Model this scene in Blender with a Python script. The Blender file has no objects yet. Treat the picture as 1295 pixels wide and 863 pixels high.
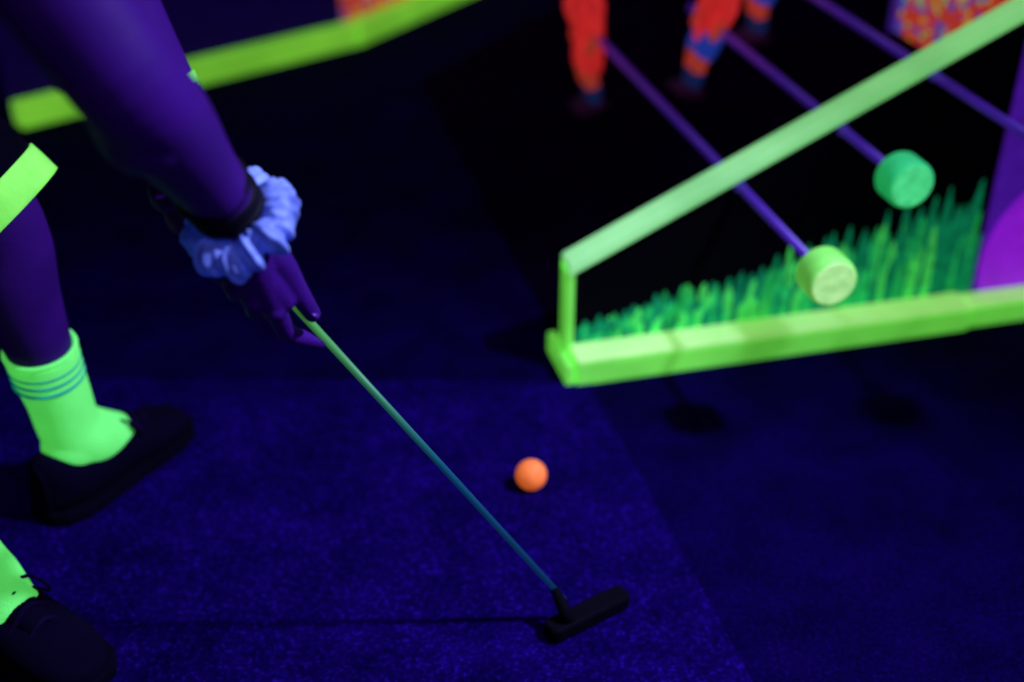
import bpy, bmesh, math, random
from mathutils import Vector, Matrix, noise, kdtree
random.seed(7)
V = Vector
sc = bpy.context.scene
sc.view_settings.view_transform = 'Standard'
COL = sc.collection

# ------------------------------------------------------------------ helpers
def empty(name, loc=(0, 0, 0)):
    o = bpy.data.objects.new(name, None); o.location = loc; o.empty_display_size = .05
    COL.objects.link(o); return o

def mesh_obj(name, verts, faces, mats, parent=None, smooth=False, midx=None):
    me = bpy.data.meshes.new(name)
    me.from_pydata([tuple(v) for v in verts], [], faces)
    me.update()
    o = bpy.data.objects.new(name, me); COL.objects.link(o)
    for m in (mats if isinstance(mats, (list, tuple)) else [mats]): me.materials.append(m)
    if midx:
        for p, i in zip(me.polygons, midx): p.material_index = i
    if smooth:
        for p in me.polygons: p.use_smooth = True
    if parent: parent_to(o, parent)
    return o

def parent_to(o, p):
    o.parent = p
    o.matrix_parent_inverse = Matrix.Translation(-p.location) if p.type == 'EMPTY' else Matrix()

def bevel(o, w=.004, s=2):
    m = o.modifiers.new('bevel', 'BEVEL'); m.width = w; m.segments = s; m.limit_method = 'ANGLE'; return o

def mat(name, base, rough=.7, emit=None, es=0.0, var=.15, scale=30, bump=0.0, metal=0.0, bscale=None, spec=.3):
    m = bpy.data.materials.new(name); m.use_nodes = True
    nt = m.node_tree; N = nt.nodes; L = nt.links; b = N['Principled BSDF']
    tc = N.new('ShaderNodeTexCoord'); no = N.new('ShaderNodeTexNoise')
    no.inputs['Scale'].default_value = scale; no.inputs['Detail'].default_value = 5
    L.new(tc.outputs['Object'], no.inputs['Vector'])
    def ramp(c):
        r = N.new('ShaderNodeValToRGB')
        r.color_ramp.elements[0].position = .3; r.color_ramp.elements[1].position = .7
        r.color_ramp.elements[0].color = (*[x * (1 - var) for x in c], 1)
        r.color_ramp.elements[1].color = (*[min(1, x * (1 + var)) for x in c], 1)
        L.new(no.outputs['Fac'], r.inputs['Fac']); return r
    L.new(ramp(base).outputs['Color'], b.inputs['Base Color'])
    b.inputs['Roughness'].default_value = rough; b.inputs['Metallic'].default_value = metal
    b.inputs['Specular IOR Level'].default_value = spec
    if emit:
        L.new(ramp(emit).outputs['Color'], b.inputs['Emission Color'])
        b.inputs['Emission Strength'].default_value = es
    if bump:
        n2 = N.new('ShaderNodeTexNoise'); n2.inputs['Scale'].default_value = bscale or scale * 4
        L.new(tc.outputs['Object'], n2.inputs['Vector'])
        bp = N.new('ShaderNodeBump'); bp.inputs['Strength'].default_value = bump; bp.inputs['Distance'].default_value = .004
        L.new(n2.outputs['Fac'], bp.inputs['Height']); L.new(bp.outputs['Normal'], b.inputs['Normal'])
    return m

def carpet_mat(name, dark, mid, fleck, scale=1.0):
    m = bpy.data.materials.new(name); m.use_nodes = True
    nt = m.node_tree; N = nt.nodes; L = nt.links; b = N['Principled BSDF']
    tc = N.new('ShaderNodeTexCoord')
    a = N.new('ShaderNodeTexNoise'); a.inputs['Scale'].default_value = 190 * scale; a.inputs['Detail'].default_value = 4
    a.inputs['Roughness'].default_value = .65
    c = N.new('ShaderNodeTexNoise'); c.inputs['Scale'].default_value = 9; c.inputs['Detail'].default_value = 8
    c.inputs['Roughness'].default_value = .65
    for n in (a, c): L.new(tc.outputs['Object'], n.inputs['Vector'])
    r = N.new('ShaderNodeValToRGB'); e = r.color_ramp.elements
    e[0].position = .32; e[0].color = (*dark, 1); e[1].position = .74; e[1].color = (*fleck, 1)
    k = e.new(.56); k.color = (*mid, 1)
    L.new(a.outputs['Fac'], r.inputs['Fac'])
    mr = N.new('ShaderNodeMapRange'); mr.inputs['From Min'].default_value = .3; mr.inputs['From Max'].default_value = .7
    mr.inputs['To Min'].default_value = .45; mr.inputs['To Max'].default_value = 1.45
    L.new(c.outputs['Fac'], mr.inputs['Value'])
    mx = N.new('ShaderNodeVectorMath'); mx.operation = 'SCALE'
    L.new(r.outputs['Color'], mx.inputs[0]); L.new(mr.outputs['Result'], mx.inputs['Scale'])
    L.new(mx.outputs['Vector'], b.inputs['Base Color'])
    b.inputs['Roughness'].default_value = .95; b.inputs['Specular IOR Level'].default_value = .015
    bp = N.new('ShaderNodeBump'); bp.inputs['Strength'].default_value = .7; bp.inputs['Distance'].default_value = .004
    L.new(a.outputs['Fac'], bp.inputs['Height']); L.new(bp.outputs['Normal'], b.inputs['Normal'])
    return m

def splatter_mat(name):
    m = bpy.data.materials.new(name); m.use_nodes = True
    nt = m.node_tree; N = nt.nodes; L = nt.links; b = N['Principled BSDF']
    tc = N.new('ShaderNodeTexCoord')
    nz = N.new('ShaderNodeTexNoise'); nz.inputs['Scale'].default_value = 14
    L.new(tc.outputs['Object'], nz.inputs['Vector'])
    ad = N.new('ShaderNodeVectorMath'); ad.operation = 'MULTIPLY_ADD'
    L.new(nz.outputs['Color'], ad.inputs[0]); ad.inputs[1].default_value = (.06, .06, .06)
    L.new(tc.outputs['Object'], ad.inputs[2])
    base = N.new('ShaderNodeRGB'); base.outputs[0].default_value = (.75, .06, .03, 1); col = base.outputs[0]
    for sc_, thr, c in ((22, .36, (.12, .10, .55, 1)), (28, .30, (.8, .4, .03, 1)), (36, .28, (.7, .02, .2, 1)), (30, .20, (.2, .65, .2, 1))):
        vo = N.new('ShaderNodeTexVoronoi'); vo.inputs['Scale'].default_value = sc_
        L.new(ad.outputs['Vector'], vo.inputs['Vector'])
        lt = N.new('ShaderNodeMath'); lt.operation = 'LESS_THAN'; lt.inputs[1].default_value = thr
        L.new(vo.outputs['Distance'], lt.inputs[0])
        mx = N.new('ShaderNodeMix'); mx.data_type = 'RGBA'
        L.new(lt.outputs[0], mx.inputs['Factor']); L.new(col, mx.inputs['A']); mx.inputs['B'].default_value = c
        col = mx.outputs['Result']
    L.new(col, b.inputs['Base Color']); L.new(col, b.inputs['Emission Color'])
    b.inputs['Emission Strength'].default_value = .42
    return m

def catmull(pts, n):
    out = []
    P = [pts[0] * 2 - pts[1]] + pts + [pts[-1] * 2 - pts[-2]]
    for i in range(1, len(P) - 2):
        for k in range(n):
            t = k / n; a, b, c, d = P[i - 1], P[i], P[i + 1], P[i + 2]
            out.append(.5 * ((2 * b) + (c - a) * t + (2 * a - 5 * b + 4 * c - d) * t * t + (3 * b - a - 3 * c + d) * t ** 3))
    out.append(pts[-1]); return out

def tube_data(pts, radii, seg=20, sub=5, flat=1.0, flatdir=None, caps=True, round_caps=True, wrinkle=0.0):
    ex = [V(p) for p in pts]
    if sub > 1 and len(ex) > 1:
        P = catmull(ex, sub)
        Rr = [x.x for x in catmull([V((r, 0, 0)) for r in radii], sub)]
    else: P = ex; Rr = list(radii)
    if round_caps and caps:
        d0 = (P[0] - P[1]).normalized(); d1 = (P[-1] - P[-2]).normalized()
        pre = [(P[0] + d0 * Rr[0] * math.sin(a), Rr[0] * math.cos(a)) for a in (1.35, 1.0, .6, .3)]
        post = [(P[-1] + d1 * Rr[-1] * math.sin(a), Rr[-1] * math.cos(a)) for a in (.3, .6, 1.0, 1.35)]
        P = [a for a, _ in pre] + P + [a for a, _ in post]
        Rr = [r for _, r in pre] + Rr + [r for _, r in post]
    n = len(P); verts = []; faces = []; ts = []
    up = V(flatdir) if flatdir is not None else None
    prevx = None
    for i in range(n):
        t = (P[min(i + 1, n - 1)] - P[max(i - 1, 0)]).normalized()
        if up is not None: x = (up - t * up.dot(t)).normalized()
        elif prevx is None:
            h = V((0, 0, 1)) if abs(t.z) < .8 else V((0, 1, 0)); x = (h - t * h.dot(t)).normalized()
        else: x = (prevx - t * prevx.dot(t)).normalized()
        prevx = x; y = t.cross(x)
        for k in range(seg):
            a = 2 * math.pi * k / seg
            r = Rr[i]
            if wrinkle: r *= 1 + wrinkle * noise.noise(V((math.cos(a) * 1.5, math.sin(a) * 1.5, i * .12)))
            verts.append(P[i] + x * (math.cos(a) * r * flat) + y * (math.sin(a) * r))
    for i in range(n - 1):
        for k in range(seg):
            k2 = (k + 1) % seg
            faces.append((i * seg + k, i * seg + k2, (i + 1) * seg + k2, (i + 1) * seg + k)); ts.append(i / (n - 1))
    if caps:
        faces.append(tuple(range(seg - 1, -1, -1))); ts.append(0)
        faces.append(tuple((n - 1) * seg + k for k in range(seg))); ts.append(1)
    return verts, faces, ts

def tube(name, pts, radii, mats, parent=None, mfun=None, **kw):
    v, f, ts = tube_data(pts, radii, **kw)
    mi = [mfun(t) for t in ts] if mfun else None
    return mesh_obj(name, v, f, mats, parent, True, mi)

def ellipsoid(c, r, rot=None, seg=20, rings=14):
    v = []; f = []; c = V(c)
    for i in range(1, rings):
        th = math.pi * i / rings
        for k in range(seg):
            a = 2 * math.pi * k / seg
            p = V((r[0] * math.sin(th) * math.cos(a), r[1] * math.sin(th) * math.sin(a), r[2] * math.cos(th)))
            if rot: p = rot @ p
            v.append(c + p)
    for i in range(rings - 2):
        for k in range(seg):
            k2 = (k + 1) % seg
            f.append((i * seg + k, (i + 1) * seg + k, (i + 1) * seg + k2, i * seg + k2))
    f.append(tuple(range(seg))); f.append(tuple((rings - 2) * seg + k for k in range(seg - 1, -1, -1)))
    return v, f, []

def blend(name, pieces, m, parent, voxel=.004, smooth=6):
    """one continuous skin grown over overlapping limbs"""
    vs = []; fs = []
    for p in pieces:
        o = len(vs); vs += list(p[0]); fs += [tuple(i + o for i in f) for f in p[1]]
    ob = mesh_obj(name, vs, fs, m, parent, True)
    r = ob.modifiers.new('remesh', 'REMESH'); r.mode = 'VOXEL'; r.voxel_size = voxel; r.use_smooth_shade = True
    s = ob.modifiers.new('smooth', 'SMOOTH'); s.factor = .5; s.iterations = smooth
    return ob

def prism(name, poly, ext, m, parent=None, bw=0):
    n = len(poly); vs = [V(p) for p in poly] + [V(p) + V(ext) for p in poly]
    fs = [tuple(range(n - 1, -1, -1)), tuple(range(n, 2 * n))] + [(i, (i + 1) % n, n + (i + 1) % n, n + i) for i in range(n)]
    o = mesh_obj(name, vs, fs, m, parent)
    bm = bmesh.new(); bm.from_mesh(o.data); bmesh.ops.recalc_face_normals(bm, faces=bm.faces); bm.to_mesh(o.data); bm.free()
    if bw: bevel(o, bw)
    return o

def torus(name, c, axis, R, r, m, parent, seg=96, rs=14, fun=None):
    axis = V(axis).normalized(); h = V((0, 0, 1)) if abs(axis.z) < .8 else V((1, 0, 0))
    x = axis.cross(h).normalized(); y = axis.cross(x); vs = []; fs = []
    for i in range(seg):
        a = 2 * math.pi * i / seg; rad = x * math.cos(a) + y * math.sin(a)
        for k in range(rs):
            b = 2 * math.pi * k / rs
            dR, dz, rr = fun(a, b) if fun else (0, 0, r)
            vs.append(V(c) + rad * (R + dR + rr * math.cos(b)) + axis * (dz + rr * math.sin(b)))
    for i in range(seg):
        for k in range(rs):
            i2 = (i + 1) % seg; k2 = (k + 1) % rs
            fs.append((i * rs + k, i2 * rs + k, i2 * rs + k2, i * rs + k2))
    return mesh_obj(name, vs, fs, m, parent, True)

# ------------------------------------------------------------------ materials
M_floor = carpet_mat('dark_floor_carpet', (.0012, 0, .016), (.0032, .0001, .045), (.009, .0008, .12))
M_carpet = carpet_mat('putting_carpet', (.0020, .0001, .028), (.0052, .0002, .078), (.026, .004, .33))
M_ramp = carpet_mat('ramp_felt', (.002, .0002, .007), (.004, .0003, .013), (.008, .0008, .028))
M_wall = mat('black_wall_paint', (.004, .002, .02), .9)
M_neon = mat('fluorescent_lime_paint', (.24, .95, .12), .6, (.17, .85, .07), .50, var=.20, scale=9, bump=.15, spec=.1)
M_neon_top = mat('fluorescent_lime_paint_lit_top', (.6, 1, .36), .6, (.38, .95, .17), .58, var=.16, scale=9, bump=.15, spec=.1)  # lit copy of the rail paint: light on top faces put into colour
M_cap = mat('fluorescent_mint_paint', (.5, 1, .45), .6, (.26, .92, .20), .55, var=.16, scale=9, bump=.15, spec=.1)
M_neon_far = mat('fluorescent_border_paint', (.34, .95, .08), .6, (.26, .88, .05), .46, var=.18, scale=8, spec=.1)
M_black = mat('black_panel_paint', (.0015, .001, .004), .85, spec=.05)
M_navy = mat('navy_board_paint', (.008, .001, .075), .8, (.008, .001, .075), .28, spec=.1)
M_g = [mat('grass_paint_dark', (.005, .22, .10), .8, (.003, .22, .085), .50, var=.35, scale=60, spec=.05),
       mat('grass_paint_mid', (.02, .45, .13), .8, (.015, .45, .09), .50, var=.35, scale=60, spec=.05),
       mat('grass_paint_bright', (.07, .70, .14), .8, (.06, .66, .09), .50, var=.3, scale=60, spec=.05)]
M_vio = mat('violet_panel_paint', (.10, .018, .44), .6, (.08, .008, .38), .5)
M_mag = mat('magenta_glow_paint', (.3, .02, .8), .6, (.32, .010, .74), .6)  # colour of the glow painted low on the violet panel
M_rod = mat('violet_rod_enamel', (.10, .03, .46), .35, (.045, .010, .24), .45, spec=.4)
M_knob1 = mat('lime_knob_plastic', (.25, .95, .14), .4, (.18, .72, .08), .42, spec=.2)
M_knob1f = mat('lime_knob_lit_face', (.55, 1, .32), .5, (.38, .95, .18), .55, var=.25, scale=80, spec=.2)  # light on the knob's end face put into a brighter colour
M_knob2 = mat('green_knob_plastic', (.04, .65, .20), .4, (.02, .55, .13), .48, spec=.2)
M_knob2f = mat('green_knob_lit_face', (.12, .92, .30), .5, (.07, .80, .18), .52, var=.25, scale=80, spec=.2)  # same for the green knob: lit end face, darker side
M_spl = splatter_mat('orange_splatter_paint')
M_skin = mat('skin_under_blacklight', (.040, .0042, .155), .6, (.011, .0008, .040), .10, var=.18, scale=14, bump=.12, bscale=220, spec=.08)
M_cloth = mat('black_cloth', (.0015, .0008, .007), .95, bump=.3, spec=.04)
M_sock = mat('fluorescent_sock_knit', (.20, .98, .20), .8, (.12, .90, .12), .50, var=.07, scale=20, bump=.35, bscale=400, spec=.1)
M_stripe = mat('blue_sock_stripe', (.02, .35, .28), .8, (.01, .3, .22), .3)
M_hem = mat('fluorescent_hem_trim', (.30, 1, .14), .8, (.20, .90, .07), .50, bump=.2, spec=.1)
M_shoe = mat('dark_sneaker_canvas', (.0020, .0004, .010), .9, bump=.3, spec=.04)
M_lace = mat('shoe_lace', (.005, .001, .022), .9, spec=.05)
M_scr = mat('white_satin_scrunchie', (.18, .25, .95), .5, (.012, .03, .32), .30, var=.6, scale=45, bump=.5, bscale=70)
M_band = mat('black_bracelet', (.002, .0015, .007), .6, spec=.1)
M_wband = mat('neon_wristband', (.2, .8, .1), .6, (.10, .5, .04), .3)
M_ball = mat('fluorescent_orange_ball', (.95, .24, .06), .5, (1, .16, .02), .52, var=.14, scale=120, spec=.2)
M_head = mat('black_rubber_putter_head', (.0015, .001, .005), .8, spec=.05)
M_grip = mat('black_grip', (.004, .002, .010), .8, bump=.3, spec=.1)
M_hair = mat('dark_hair', (.008, .003, .02), .7, bump=.6, spec=.1)
M_eye = mat('eye_white', (.3, .3, .8), .3)
M_nail = mat('finger_nail', (.06, .012, .24), .3)
M_fig_red = mat('figure_red_shirt', (.9, .03, .03), .6, (.92, .025, .025), .54, var=.5, scale=40)
M_fig_org = mat('figure_orange_skin', (.75, .10, .05), .6, (.62, .06, .03), .38, var=.3)
M_fig_blue = mat('figure_blue_shorts', (.04, .08, .6), .6, (.02, .06, .5), .4)
M_fig_lb = mat('figure_blue_sock', (.02, .04, .22), .6, (.01, .03, .14), .3)
M_fig_shoe = mat('figure_shoe', (.04, .003, .04), .6, (.03, .002, .025), .15)

M_shaft = bpy.data.materials.new('putter_shaft_light_gradient'); M_shaft.use_nodes = True  # green coat with its lighting gradient put into the colour ramp
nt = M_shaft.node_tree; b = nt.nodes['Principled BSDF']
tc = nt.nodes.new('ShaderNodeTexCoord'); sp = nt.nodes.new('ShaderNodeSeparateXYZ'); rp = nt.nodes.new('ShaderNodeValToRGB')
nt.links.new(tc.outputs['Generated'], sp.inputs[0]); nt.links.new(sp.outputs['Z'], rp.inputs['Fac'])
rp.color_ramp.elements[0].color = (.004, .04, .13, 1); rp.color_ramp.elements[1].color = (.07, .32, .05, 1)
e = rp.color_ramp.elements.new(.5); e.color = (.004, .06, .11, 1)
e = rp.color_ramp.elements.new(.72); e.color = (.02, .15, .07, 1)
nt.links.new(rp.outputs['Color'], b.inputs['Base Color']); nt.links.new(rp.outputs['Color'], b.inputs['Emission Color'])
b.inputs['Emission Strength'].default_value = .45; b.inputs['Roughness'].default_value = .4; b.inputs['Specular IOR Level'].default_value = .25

# ------------------------------------------------------------------ room
def box(name, lo, hi, m, parent=None, bw=0):
    x0, y0, z0 = lo; x1, y1, z1 = hi
    return prism(name, [(x0, y0, z0), (x1, y0, z0), (x1, y1, z0), (x0, y1, z0)], (0, 0, z1 - z0), m, parent, bw)
box('floor', (-3, -1.5, -.05), (3.5, 5.5, 0), M_floor)
box('ceiling', (-3, -1.5, 2.7), (3.5, 5.5, 2.75), M_wall)
box('wall_back', (-3, 5.5, 0), (3.5, 5.6, 2.7), M_wall)
box('wall_front', (-3, -1.6, 0), (3.5, -1.5, 2.7), M_wall)
box('wall_left', (-3.1, -1.5, 0), (-3, 5.5, 2.7), M_wall)
box('wall_right', (3.5, -1.5, 0), (3.6, 5.5, 2.7), M_wall)

E = V((.969, .2455, 0)).normalized()       # along the obstacle side panel
D = V((E.y, -E.x, 0))                      # out of the panel, along the rods
O = V((.094, 1.641, 0))
def P(s, d, z): return O + E * s + D * d + V((0, 0, z))

c0 = V((.1185, 1.600, 0)); c1 = c0 + D * 1.7
prism('putting_carpet', [c0, c1, c1 - E * 2.2, V((-1.5, 1.62, 0))], (0, 0, .003), M_carpet)

# ------------------------------------------------------------------ foosball ramp obstacle
obs = empty('foosball_ramp_obstacle', O)
def top(s): return .185 + .489 * s
SE = 1.25
prism('ramp', [P(.0, -.012, 0.0), P(SE, -.012, 0.0), P(SE, -.012, .47 * SE)], -D * 1.3, M_ramp, obs)
prism('side_panel', [P(.0, 0, 0), P(.692, 0, 0), P(.692, 0, top(.692)), P(0, 0, top(0))], -D * .012, M_black, obs)
prism('violet_panel', [P(.694, .004, 0), P(SE, .004, 0), P(SE, .004, top(SE)), P(.694, .004, top(.694))], -D * .016, M_vio, obs)
dp = [P(.885 + .19 * math.cos(a), .0045, .10 + .17 * math.sin(a)) for a in [i * 2 * math.pi / 40 for i in range(40)]]
dp = [p if p.z > .01 else V((p.x, p.y, .01)) for p in dp]
prism('magenta_glow_disc', dp, D * .001, M_mag, obs)  # magenta glow on the panel painted as a brighter disc
sl = V((E.x, E.y, .489))
prism('cap_rail', [P(-.014, .016, top(-.014) - .006), P(-.014, -.026, top(-.014) - .006), P(-.014, -.026, top(-.014) + .016), P(-.014, .016, top(-.014) + .016)],
      sl * (SE + .02), M_cap, obs, .003)
prism('end_post', [P(-.014, .010, 0), P(-.002, .010, 0), P(-.002, -.026, 0), P(-.014, -.026, 0)], (0, 0, top(0)), M_neon, obs, .002)
def beam(name, s0, s1, d0, d1, z, h, m):
    return prism(name, [P(s0, d0, z), P(s1, d0, z), P(s1, d1, z), P(s0, d1, z)], (0, 0, h), m, obs, .003)
beam('base_rail', -.008, .664, .052, .002, 0, .040, M_neon)
beam('base_rail_lit_top', -.008, .664, .053, .002, .040, .007, M_neon_top)  # thin slab added to carry the painted light of the rail's top face
beam('base_rail_end', .666, SE, .046, .006, 0, .038, M_neon)
beam('base_rail_end_lit_top', .666, SE, .047, .006, .038, .007, M_neon_top)  # same lit-top slab for the end piece
beam('corner_foot', -.024, -.009, .048, -.06, 0, .036, M_neon)

def grass():
    vs = []; fs = []; mi = []
    def blade(s, z0, h, w, lean, off, m):
        n = 8; base = len(vs)
        for i in range(n + 1):
            t = i / n; ww = w * (.85 + .4 * t) if t < .6 else w * 1.09 * math.sqrt(max(.01, 1 - ((t - .6) / .41) ** 2))
            sx = s + lean * t * t; z = z0 + h * t
            vs.append(P(sx - ww / 2, off, z)); vs.append(P(sx + ww / 2, off, z))
        for i in range(n): fs.append((base + 2 * i, base + 2 * i + 1, base + 2 * i + 3, base + 2 * i + 2)); mi.append(m)
    for layer, (hm, off, cnt) in enumerate([(1.0, .0008, 62), (.82, .0014, 62), (.55, .0020, 60)]):
        for i in range(cnt):
            s = .012 + .665 * (i + random.random() * .8) / cnt
            H = (.055 + .170 * (s / .69) ** 1.1) * hm * random.uniform(.80, 1.05)
            H = min(H, top(s) - .05)
            m = random.choices([0, 1, 2], weights=[(4, 3, 1), (3, 4, 2), (2, 3, 3)][layer])[0]
            if s > .38: m = max(0, m - (random.random() < .5))
            blade(min(s, .680), .03, H, random.uniform(.010, .016), random.uniform(-.006, .012), off + random.random() * .0004, m)
    vs += [P(.0, .0006, .03), P(.69, .0006, .03), P(.69, .0006, .15), P(.0, .0006, .055)]
    n = len(vs); fs.append((n - 4, n - 3, n - 2, n - 1)); mi.append(0)
    return mesh_obj('painted_grass', vs, fs, M_g, obs, False, mi)
grass()
def zramp(s): return .47 * s
def board(name, d0, d1, z0, z1, m, s=.735, th=.014):
    prism(name, [P(s, d0, z0), P(s, d1, z0), P(s, d1, z1), P(s, d0, z1)], E * th, m, obs)
board('backboard', -.014, -.43, zramp(.73), .95, M_spl)
board('goal_post', -.43, -.446, zramp(.73), .95, M_rod, .728, .03)
board('goal_lintel', -.446, -1.0, .78, .95, M_spl)
board('backboard_far', -1.0, -1.3, zramp(.73), .95, M_spl)
board('goal_back', -.43, -1.05, zramp(.95), .95, M_black, .96)

def foos_rod(s, z, front, back, mk, mf):
    r = obs
    tube('rod', [P(s, front, z), P(s, -back, z)], [.0066, .0066], M_rod, r, sub=1, round_caps=False, seg=20)
    tube('rod_collar', [P(s, .001, z), P(s, .004, z)], [.009, .009], M_rod, r, sub=1, round_caps=False)
    pr = [(-.001, .022), (.0, .028), (.003, .0325), (.007, .0345), (.040, .0345), (.044, .0335), (.0465, .0310)]
    k = tube('rod_knob', [P(s, front + a, z) for a, _ in pr], [x for _, x in pr], mk, r, sub=1, round_caps=False, seg=48)
    for p in k.data.polygons:
        if len(p.vertices) > 4: p.use_smooth = False
    k = tube('rod_knob_face', [P(s, front + .0463, z), P(s, front + .0478, z)], [.0308, .0295], mf, r, sub=1, round_caps=False, seg=48)
    for p in k.data.polygons: p.use_smooth = False
    tube('rod_knob_hub', [P(s, front - .012, z), P(s, front, z)], [.011, .014], mk, r, sub=1, round_caps=False)
    tube('rod_end_cap', [P(s, -back, z), P(s, -back - .012, z)], [.010, .010], M_rod, r, sub=1, round_caps=False)
foos_rod(.253, .286, .262, .78, M_knob1, M_knob1f)
foos_rod(.410, .359, .158, .60, M_knob2, M_knob2f)
foos_rod(.546, .432, .36, .9, M_knob1, M_knob1f)

def figure(s, d, z, swing, h=1.0, red=True):
    """foosball player hanging on a rod; axis = D, faces -E"""
    root = empty('foosball_player', P(s, d, z))
    Fw = -E; R = Matrix.Rotation(swing, 3, D)
    def T(f, lat, up):
        return P(s, d, z) + R @ (Fw * f * h + D * lat * h + V((0, 0, up * h)))
    tube('torso', [T(0, 0, -.03), T(0, 0, .01), T(.003, 0, .05), T(.002, 0, .078)], [.027 * h, .029 * h, .035 * h, .024 * h], M_fig_red, root, flat=1.4, flatdir=D)
    for sg in (-1, 1):
        tube('arm', [T(0, .042 * sg, .07), T(.0, .054 * sg, .035), T(.006, .051 * sg, -.005), T(.012, .046 * sg, -.022)], [.014 * h, .013 * h, .011 * h, .009 * h],
             [M_fig_red, M_fig_org], root, mfun=lambda t: 0 if t < .5 else 1)
        tube('leg', [T(0, .019 * sg, -.03), T(.004, .020 * sg, -.06), T(.006, .018 * sg, -.082), T(0, .016 * sg, -.11), T(0, .015 * sg, -.132)],
             [.023 * h, .021 * h, .0145 * h, .0140 * h, .011 * h], [M_fig_red if red else M_fig_blue, M_fig_org, M_fig_lb], root, mfun=lambda t: 0 if t < .38 else (1 if t < .60 else 2))
        tube('boot', [T(-.012, .016 * sg, -.142), T(.012, .017 * sg, -.143), T(.030, .018 * sg, -.146)], [.012 * h, .013 * h, .009 * h], M_fig_shoe, root)
    tube('neck', [T(0, 0, .08), T(0, 0, .10)], [.012 * h, .011 * h], M_fig_org, root)
    v, f, _ = ellipsoid(T(.003, 0, .122), (.023 * h, .021 * h, .028 * h)); mesh_obj('head', v, f, M_fig_org, root, True)
    v, f, _ = ellipsoid(T(-.004, 0, .132), (.024 * h, .023 * h, .024 * h)); mesh_obj('hair', v, f, M_fig_shoe, root, True)
    v, f, _ = ellipsoid(T(.026, 0, .120), (.005 * h, .004 * h, .006 * h)); mesh_obj('nose', v, f, M_fig_org, root, True)
    return root
figure(.246, -.745, .286, .10, 1.10, True)
figure(.412, -.515, .366, -.28, .95, False)
figure(.546, -.60, .434, -.05, .95, False)

# ------------------------------------------------------------------ border rails and boards at the back left
def hrail(name, a, b, w, h, m, bh=.62, boardm=None):
    a = V((*a, 0)); b = V((*b, 0)); dr = (b - a).normalized(); nr = V((-dr.y, dr.x, 0))
    root = empty(name, a)
    prism('rail', [a, b, b + nr * w, a + nr * w], (0, 0, h), m, root, .004)
    if boardm:
        a2 = a + nr * (w + .002); b2 = b + nr * (w + .002)
        prism('board', [a2, b2, b2 + nr * .02, a2 + nr * .02], (0, 0, bh), boardm, root)
        prism('board_edge', [b2 - dr * .012 - nr * .003, b2 - nr * .003, b2 - nr * .001, b2 - dr * .012 - nr * .001], (0, 0, bh), M_rod, root)
    return root
hrail('border_rail', (-1.088, 2.605), (-.400, 3.165), .05, .055, M_neon_far, .8, M_navy)
hrail('border_rail', (-.395, 3.165), (.05, 3.86), .05, .055, M_neon_far, .8, M_spl)

# ------------------------------------------------------------------ ball
def ball():
    bm = bmesh.new(); bmesh.ops.create_icosphere(bm, subdivisions=5, radius=.0212)
    dirs = []; n = 300
    for i in range(n):
        z = 1 - 2 * (i + .5) / n; r = math.sqrt(1 - z * z); a = i * math.pi * (3 - math.sqrt(5))
        dirs.append(V((r * math.cos(a), r * math.sin(a), z)))
    kd = kdtree.KDTree(n)
    for i, d in enumerate(dirs): kd.insert(d, i)
    kd.balance()
    for v in bm.verts:
        d = v.co.normalized(); _, _, q = kd.find(d); t = max(0, 1 - (q / .085) ** 2)
        v.co = d * (.0212 - .0006 * t)
    me = bpy.data.meshes.new('golf_ball'); bm.to_mesh(me); bm.free()
    for p in me.polygons: p.use_smooth = True
    me.materials.append(M_ball)
    o = bpy.data.objects.new('golf_ball', me); o.location = (.026, 1.341, .0242); COL.objects.link(o)
ball()

# ------------------------------------------------------------------ putter
B = V((.056, 1.088, .045)); H = V((-.199, 1.044, .449))
A = (B - H).normalized()
n1 = (V((0, -1, 0)) + A * A.y).normalized()
n2 = n1.cross(A).normalized()
if n2.x < 0: n2 = -n2
def S(s, a, c): return H - A * s + n2 * a + n1 * c   # (s up shaft, n2, n1)
put = empty('putter', B)
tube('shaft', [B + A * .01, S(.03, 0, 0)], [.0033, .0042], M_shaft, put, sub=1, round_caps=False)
tube('grip', [S(.035, 0, 0), S(.045, 0, 0), S(.12, 0, 0), S(.215, 0, 0), S(.222, 0, 0)], [.0065, .009, .0105, .012, .010], M_grip, put, sub=2, round_caps=False)
hd = V((.83, .56, 0)).normalized(); hn = V((-hd.y, hd.x, 0)); hc = V((.090, 1.088, 0))
def hp(l, w, z): return hc + hd * l + hn * w + V((0, 0, z))
outl = [(-.058, -.009), (-.052, -.014), (.052, -.014), (.058, -.009), (.058, .009), (.052, .014), (.02, .014), (-.02, .014), (-.052, .014), (-.058, .009)]
prism('head', [hp(a, b_, .004) for a, b_ in outl], (0, 0, .020), M_head, put, .004)
tube('hosel', [hp(-.030, 0, .020), hp(-.034, 0, .036), B - A * .012], [.010, .008, .0055], M_head, put, round_caps=False)

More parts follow.
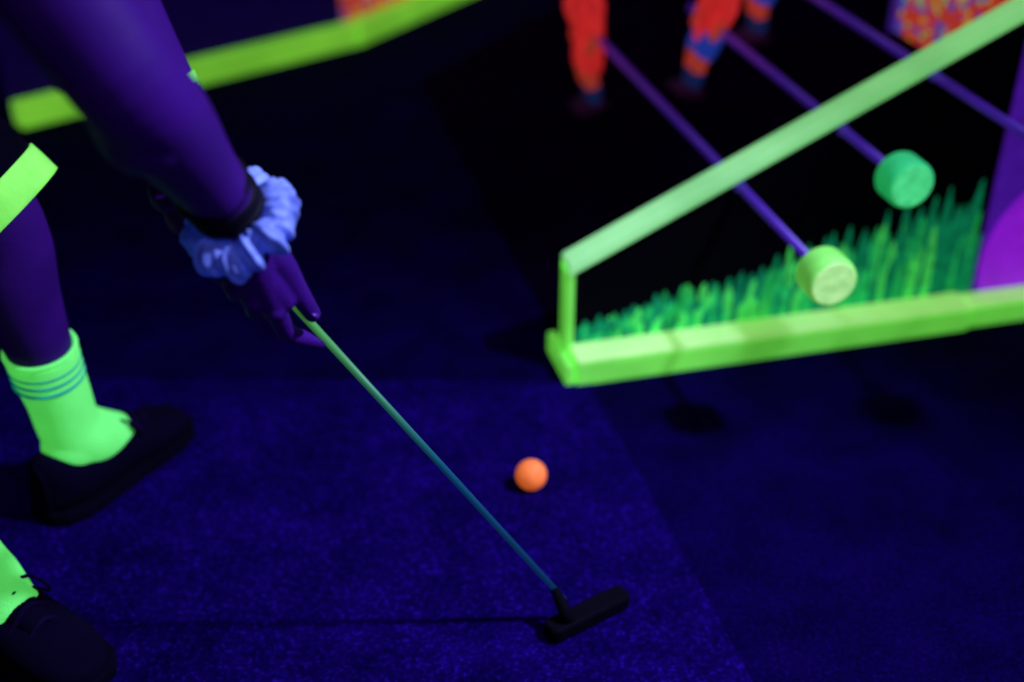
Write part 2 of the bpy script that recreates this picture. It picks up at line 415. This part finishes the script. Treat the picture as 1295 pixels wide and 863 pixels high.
# ------------------------------------------------------------------ golfer
g = empty('golfer', (-.8, 1.2, 0))
W = S(.148, .034, .034)
El = V((-.290, .885, .760)); Sh = V((-.42, .955, .965))
def finger(pts, rad): return tube_data([S(*p) for p in pts], rad, seg=14, sub=3)
def hand(k, s0, wrist):
    """fingers wrap beneath the grip (-n2), thumb lies along +n2; k=+1 palm on n1 side"""
    pcs = []
    mcp = [(.043, -.003, .028), (.064, -.010, .030), (.085, -.015, .029), (.104, -.018, .026)]
    pip = [(.008, -.017, .015), (.040, -.029, .009), (.066, -.031, .007), (.090, -.029, .005)]
    dip = [(-.014, -.013, .005), (.034, -.020, -.018), (.061, -.019, -.020), (.086, -.017, -.019)]
    tip = [(-.028, -.007, .000), (.035, .003, -.022), (.062, .003, -.023), (.087, .002, -.020)]
    if k < 0: pip[0] = (.030, -.027, .006); dip[0] = (.026, -.017, -.02); tip[0] = (.027, .003, -.022)
    R = [.0088, .0094, .0090, .0080]
    f = lambda p: (p[0] + s0, p[1], p[2] * k)
    for i in range(4):
        pts = [f(mcp[i]), f(pip[i]), f(dip[i]), f(tip[i])]
        pcs.append(finger(pts, [R[i] * 1.25, R[i] * 1.08, R[i] * .94, R[i] * .78]))
        v, fc, _ = ellipsoid(S(*f(mcp[i])) + n1 * .004 * k, (R[i] * 1.25,) * 3, None, 14, 10); pcs.append((v, fc, []))
        m = S(*f(mcp[i]))
        pcs.append(tube_data([wrist + (m - wrist) * .05, wrist + (m - wrist) * .55, m], [.020, .0185, R[i] * 1.45], seg=16, sub=3))
    th = [f((.118, .024, .026)), f((.080, .028, .020)), f((.046, .021, .016)), f((.010, .014, .012))]
    pcs.append(tube_data([wrist + (S(*th[0]) - wrist) * .2] + [S(*t) for t in th], [.019, .0185, .0150, .0116, .0084], seg=16, sub=3))
    pcs.append(tube_data([S(*f((.105, .014, .028))), S(*f((.070, .010, .026))), S(*f((.045, .008, .024)))], [.019, .0175, .0125], seg=16, sub=3))
    pcs.append(tube_data([S(*f((.125, .010, .030))), S(*f((.095, -.008, .024)))], [.020, .0165], seg=16, sub=2))
    return pcs
pcs = hand(1, 0, W)
pcs.append(tube_data([Sh, Sh.lerp(El, .5) + V((-.004, 0, -.002)), El, El.lerp(W, .34), El.lerp(W, .68), W, W + (S(.085, 0, .02) - W) * .35],
                     [.054, .050, .0425, .0415, .0325, .0265, .022], seg=32, sub=8))
v, f, _ = ellipsoid(El.lerp(W, .22) + V((-.003, -.004, -.004)), (.041, .041, .05), None, 28, 20); pcs.append((v, f, []))
blend('right_arm', pcs, M_skin, g, .0018, 4)
v, f, _ = ellipsoid(S(.012, .0185, .0185), (.0045, .0045, .0022), Matrix.Rotation(.6, 3, 'Y'), 12, 8); mesh_obj('thumb_nail', v, f, M_nail, g, True)
WL = V((-.313, 1.125, .624)); EL = V((-.415, 1.165, .85)); SL = V((-.50, 1.30, 1.02))
pcs = hand(-1, .095, WL)
pcs.append(tube_data([SL, SL.lerp(EL, .5), EL, EL.lerp(WL, .3), EL.lerp(WL, .65), WL, WL + (S(.17, 0, -.03) - WL) * .3],
                     [.05, .046, .041, .039, .032, .025, .022], seg=28, sub=5))
blend('left_arm', pcs, M_skin, g, .0026, 5)
axL = (WL - EL).normalized()
tube('left_wristband', [WL - axL * .038, WL - axL * .028], [.0305, .0298], M_wband, g, sub=1, round_caps=False)
tube('left_watch_strap', [WL - axL * .022, WL - axL * .004], [.0285, .027], M_band, g, sub=1, round_caps=False)
ax = ((W - El).normalized() * .85 + A * .30).normalized()
SC = W + ax * .016 - n2 * .001
def ruff(a, b):
    n = noise.noise(V((math.cos(a) * 2.2, math.sin(a) * 2.2, 0)))
    pu = math.sin(a * 11 + 2.2 * math.sin(2 * a + 1) + n)
    fold = math.sin(a * 31 + 2 * math.sin(a * 3) + 1.6 * math.sin(b))
    rr = .0170 + .0022 * pu + .0010 * fold + .005 * n + .0035 * noise.noise(V((math.cos(a) * 6, math.sin(a) * 6, math.cos(b) * 1.8 + math.sin(b))))
    return .0015 * pu + .003 * n, .004 * math.sin(a * 5 + 2) + .003 * n, rr
torus('scrunchie', SC, ax, .0375, .0155, M_scr, g, 420, 28, ruff)
for i, (t, tx, R_) in enumerate(((-.030, .10, .0300), (-.022, -.08, .0295), (-.014, .05, .0290), (-.007, -.1, .0285), (-.038, .0, .0305))):
    torus('bracelet', W + ax * t, (ax + n2 * tx).normalized(), R_, .0048, M_band, g, 60, 10)

# legs
def leg(hip, knee, ankle, fd, nm):
    fd = V(fd).normalized()
    sh = ankle - knee; back = -fd
    calf = knee + sh * .32 + back * .010
    pieces = [tube_data([hip, hip.lerp(knee, .5), knee - (knee - hip) * .1, knee + sh * .12, calf, knee + sh * .62 + back * .004, knee + sh * .9],
                        [.080, .068, .052, .046, .0475, .038, .030], seg=28, sub=6)]
    blend(nm + '_leg', pieces, M_skin, g, .005, 5)
    t0 = knee + sh * .575 + back * .005
    pieces = [tube_data([t0, knee + sh * .70 + back * .003, knee + sh * .82, ankle + V((0, 0, .02)), ankle + fd * .010 - V((0, 0, .006)), ankle + fd * .032 - V((0, 0, .026)), ankle + fd * .075 - V((0, 0, .048))],
                   [.0455, .0430, .0405, .040, .042, .042, .031], seg=36, sub=8, round_caps=False),
              ellipsoid(ankle - fd * .004 - V((0, 0, .016)), (.037, .037, .038))]
    blend(nm + '_sock', pieces, M_sock, g, .0035, 5)
    up_ = -sh.normalized()
    for tt in (.060, .095, .130):
        c_ = knee + sh * (.575 + tt) + back * .0045
        torus(nm + '_sock_stripe', c_, up_, .0426, .0024, M_stripe, g, 64, 8)
    torus(nm + '_sock_cuff', t0, up_, .0425, .0035, M_sock, g, 64, 10)
    lat = V((-fd.y, fd.x, 0)); c = V((ankle.x, ankle.y, 0)) - fd * .066
    secs = [(0, .014, .080), (.012, .032, .094), (.04, .043, .080), (.075, .0445, .070), (.10, .044, .075), (.13, .043, .070), (.16, .046, .058), (.20, .047, .046), (.235, .039, .036), (.257, .018, .026)]
    vs = []; fs = []; n = 24
    for (x, w, ht) in secs:
        for k in range(n):
            a = 2 * math.pi * k / n
            ca, sa = math.cos(a), math.sin(a)
            z = .010 + ht * .5 * (1 + sa)
            ww = w * (abs(ca) ** .7) * (1 if ca > 0 else -1)
            vs.append(c + fd * x + lat * ww + V((0, 0, z)))
    for i in range(len(secs) - 1):
        for k in range(n):
            k2 = (k + 1) % n; fs.append((i * n + k, i * n + k2, (i + 1) * n + k2, (i + 1) * n + k))
    fs += [tuple(range(n)), tuple((len(secs) - 1) * n + k for k in range(n))]
    o = mesh_obj(nm + '_sneaker', vs, fs, M_shoe, g, True); sb = o.modifiers.new('s', 'SUBSURF'); sb.levels = 1; sb.render_levels = 2
    ol = [c + fd * (x - .004 if x < .1 else x + .004) + lat * (w + .004) for x, w, _ in secs] + [c + fd * (x - .004 if x < .1 else x + .004) - lat * (w + .004) for x, w, _ in reversed(secs)]
    prism(nm + '_sole', [p + V((0, 0, .0035)) for p in ol], (0, 0, .018), M_cloth, g, .004)
    tube(nm + '_shoe_tongue', [c + fd * .112 + V((0, 0, .088)), c + fd * .13 + V((0, 0, .074)), c + fd * .17 + V((0, 0, .060))], [.016, .019, .014], M_shoe, g, sub=4, flat=1.3, flatdir=lat)
    for i in range(4):
        x = .118 + i * .020; hh = [.092, .085, .075, .063][i] + .003
        tube(nm + '_lace', [c + fd * x + lat * .028 + V((0, 0, hh - .016)), c + fd * (x + .004) + V((0, 0, hh + .004)), c + fd * x - lat * .028 + V((0, 0, hh - .016))], [.003, .003, .003], M_lace, g, sub=5, seg=10)
    for s_ in (-1, 1):
        tube(nm + '_lace_loop', [c + fd * .125 + V((0, 0, .094)), c + fd * .135 + lat * .03 * s_ + V((0, 0, .092)), c + fd * .15 + lat * .042 * s_ + V((0, 0, .068)), c + fd * .14 + lat * .025 * s_ + V((0, 0, .080)), c + fd * .125 + V((0, 0, .093))], [.0022] * 5, M_lace, g, sub=6, seg=8)
Ka = V((-.583, 1.285, .450)); Aa = V((-.580, 1.325, .105)); Hp = V((-.83, 1.29, .740))
leg(Hp, Ka, Aa, (.50, .86, 0), 'left')
Kb = V((-.625, 1.060, .450)); Ab = V((-.627, 1.078, .105)); Hb = V((-.83, 1.12, .740))
leg(Hb, Kb, Ab, (.86, -.50, 0), 'right')
sp = []
for hip, knee in ((Hp, Ka), (Hb, Kb)):
    sp.append(tube_data([hip + V((-.02, 0, .04)), hip.lerp(knee, .4), hip.lerp(knee, .95)], [.105, .090, .077], seg=28, sub=4, round_caps=False))
sp.append(ellipsoid((-.865, 1.205, .80), (.13, .165, .13)))
blend('shorts', sp, M_cloth, g, .006, 3)
for hip, knee, nm in ((Hp, Ka, 'left'), (Hb, Kb, 'right')):
    dr = (knee - hip).normalized(); e0 = hip.lerp(knee, .93)
    vs, f, ts = tube_data([e0, e0 + dr * .018, e0 + dr * .038], [.0775, .078, .0765], seg=40, sub=4, caps=False, wrinkle=.02)
    o = mesh_obj(nm + '_hem_cuff', vs, f, M_hem, g, True); so = o.modifiers.new('s', 'SOLIDIFY'); so.thickness = .006; so.offset = 0
neck = V((-.43, 1.135, 1.03))
tp = [tube_data([V((-.89, 1.205, .84)), V((-.74, 1.18, .90)), V((-.60, 1.15, .95)), V((-.48, 1.13, .98))], [.125, .12, .13, .10], seg=32, sub=5, flat=1.15, flatdir=(0, 1, 0)),
      tube_data([Sh, Sh.lerp(SL, .5) + V((-.02, 0, .01)), SL], [.068, .09, .066], seg=24, sub=4),
      tube_data([Sh, Sh.lerp(El, .42)], [.068, .063], seg=24, sub=2, round_caps=False),
      tube_data([SL, SL.lerp(EL, .42)], [.066, .061], seg=24, sub=2, round_caps=False)]
blend('t_shirt', tp, M_cloth, g, .007, 6)
hc_ = V((-.30, 1.12, 1.15)); look = (V((.0, 1.3, 0.1)) - hc_).normalized(); lt = V((0, 1, 0)); lt = (lt - look * lt.dot(look)).normalized(); upv = look.cross(lt)
if upv.z < 0: upv = -upv
Rm = Matrix((look, lt, upv)).transposed()
def hd_(f, l, u): return hc_ + look * f + lt * l + upv * u
hp_ = [ellipsoid(hc_, (.092, .073, .105), Rm, 28, 20), ellipsoid(hd_(.03, 0, -.055), (.06, .052, .055), Rm), tube_data([hd_(-.02, 0, -.06), neck], [.052, .054], seg=20, sub=3),
       ellipsoid(hd_(.098, 0, -.018), (.016, .012, .022), Rm), ellipsoid(hd_(.0, .076, -.01), (.016, .010, .028), Rm), ellipsoid(hd_(.0, -.076, -.01), (.016, .010, .028), Rm),
       ellipsoid(hd_(.083, 0, -.058), (.012, .024, .008), Rm), ellipsoid(hd_(.07, 0, -.092), (.02, .022, .016), Rm)]
blend('head', hp_, M_skin, g, .004, 3)
for s_ in (-1, 1):
    v, f, _ = ellipsoid(hd_(.080, .030 * s_, .004), (.012, .014, .008), Rm); mesh_obj('eye', v, f, M_eye, g, True)
    v, f, _ = ellipsoid(hd_(.090, .030 * s_, .004), (.004, .005, .005), Rm); mesh_obj('pupil', v, f, M_band, g, True)
hp_ = [ellipsoid(hd_(-.022, 0, .022), (.092, .084, .104), Rm, 28, 20), tube_data([hd_(-.10, 0, .03), hd_(-.13, 0, -.03), hd_(-.12, 0, -.12)], [.035, .032, .012], seg=18, sub=5)]
blend('hair', hp_, M_hair, g, .005, 3)

# ------------------------------------------------------------------ lights
def area(name, loc, target, size, e, col, spread=180):
    l = bpy.data.lights.new(name, 'AREA'); l.energy = e; l.size = size; l.color = col; l.spread = math.radians(spread)
    o = bpy.data.objects.new(name, l); o.location = loc
    o.rotation_euler = (V(target) - V(loc)).to_track_quat('-Z', 'Y').to_euler(); COL.objects.link(o); return o
def spot(name, loc, target, e, ang, col, r):
    l = bpy.data.lights.new(name, 'SPOT'); l.energy = e; l.spot_size = math.radians(ang); l.spot_blend = 1.0; l.color = col; l.shadow_soft_size = r
    o = bpy.data.objects.new(name, l); o.location = loc
    o.rotation_euler = (V(target) - V(loc)).to_track_quat('-Z', 'Y').to_euler(); COL.objects.link(o); return o
spot('fill_light', (1.25, .95, 2.0), (-.12, .90, 0), 330, 58, (.55, .6, 1), .06)
area('fill_light', (-.4, 3.2, 2.5), (-.2, 2.0, 0), 1.4, 10, (.5, .45, 1))  # unseen dim violet fill, added from behind
area('fill_light', (.9, -.6, 2.4), (.4, 1.4, .2), 1.0, 14, (.5, .45, 1))  # unseen overhead fill, added to brighten the right side
w = bpy.data.worlds.new('World'); sc.world = w; w.use_nodes = True
w.node_tree.nodes['Background'].inputs[0].default_value = (.02, .005, .1, 1); w.node_tree.nodes['Background'].inputs[1].default_value = .3

# ------------------------------------------------------------------ camera
cam = bpy.data.cameras.new('camera'); co = bpy.data.objects.new('camera', cam); COL.objects.link(co)
co.location = (0, 0, 1.08); co.rotation_euler = (math.radians(90 - 32.1), 0, 0)
cam.sensor_width = 36; cam.lens = 36 * 1580 / 1295; cam.clip_start = .02
cam.dof.use_dof = True; cam.dof.focus_distance = 1.30; cam.dof.aperture_fstop = 1.5
sc.camera = co
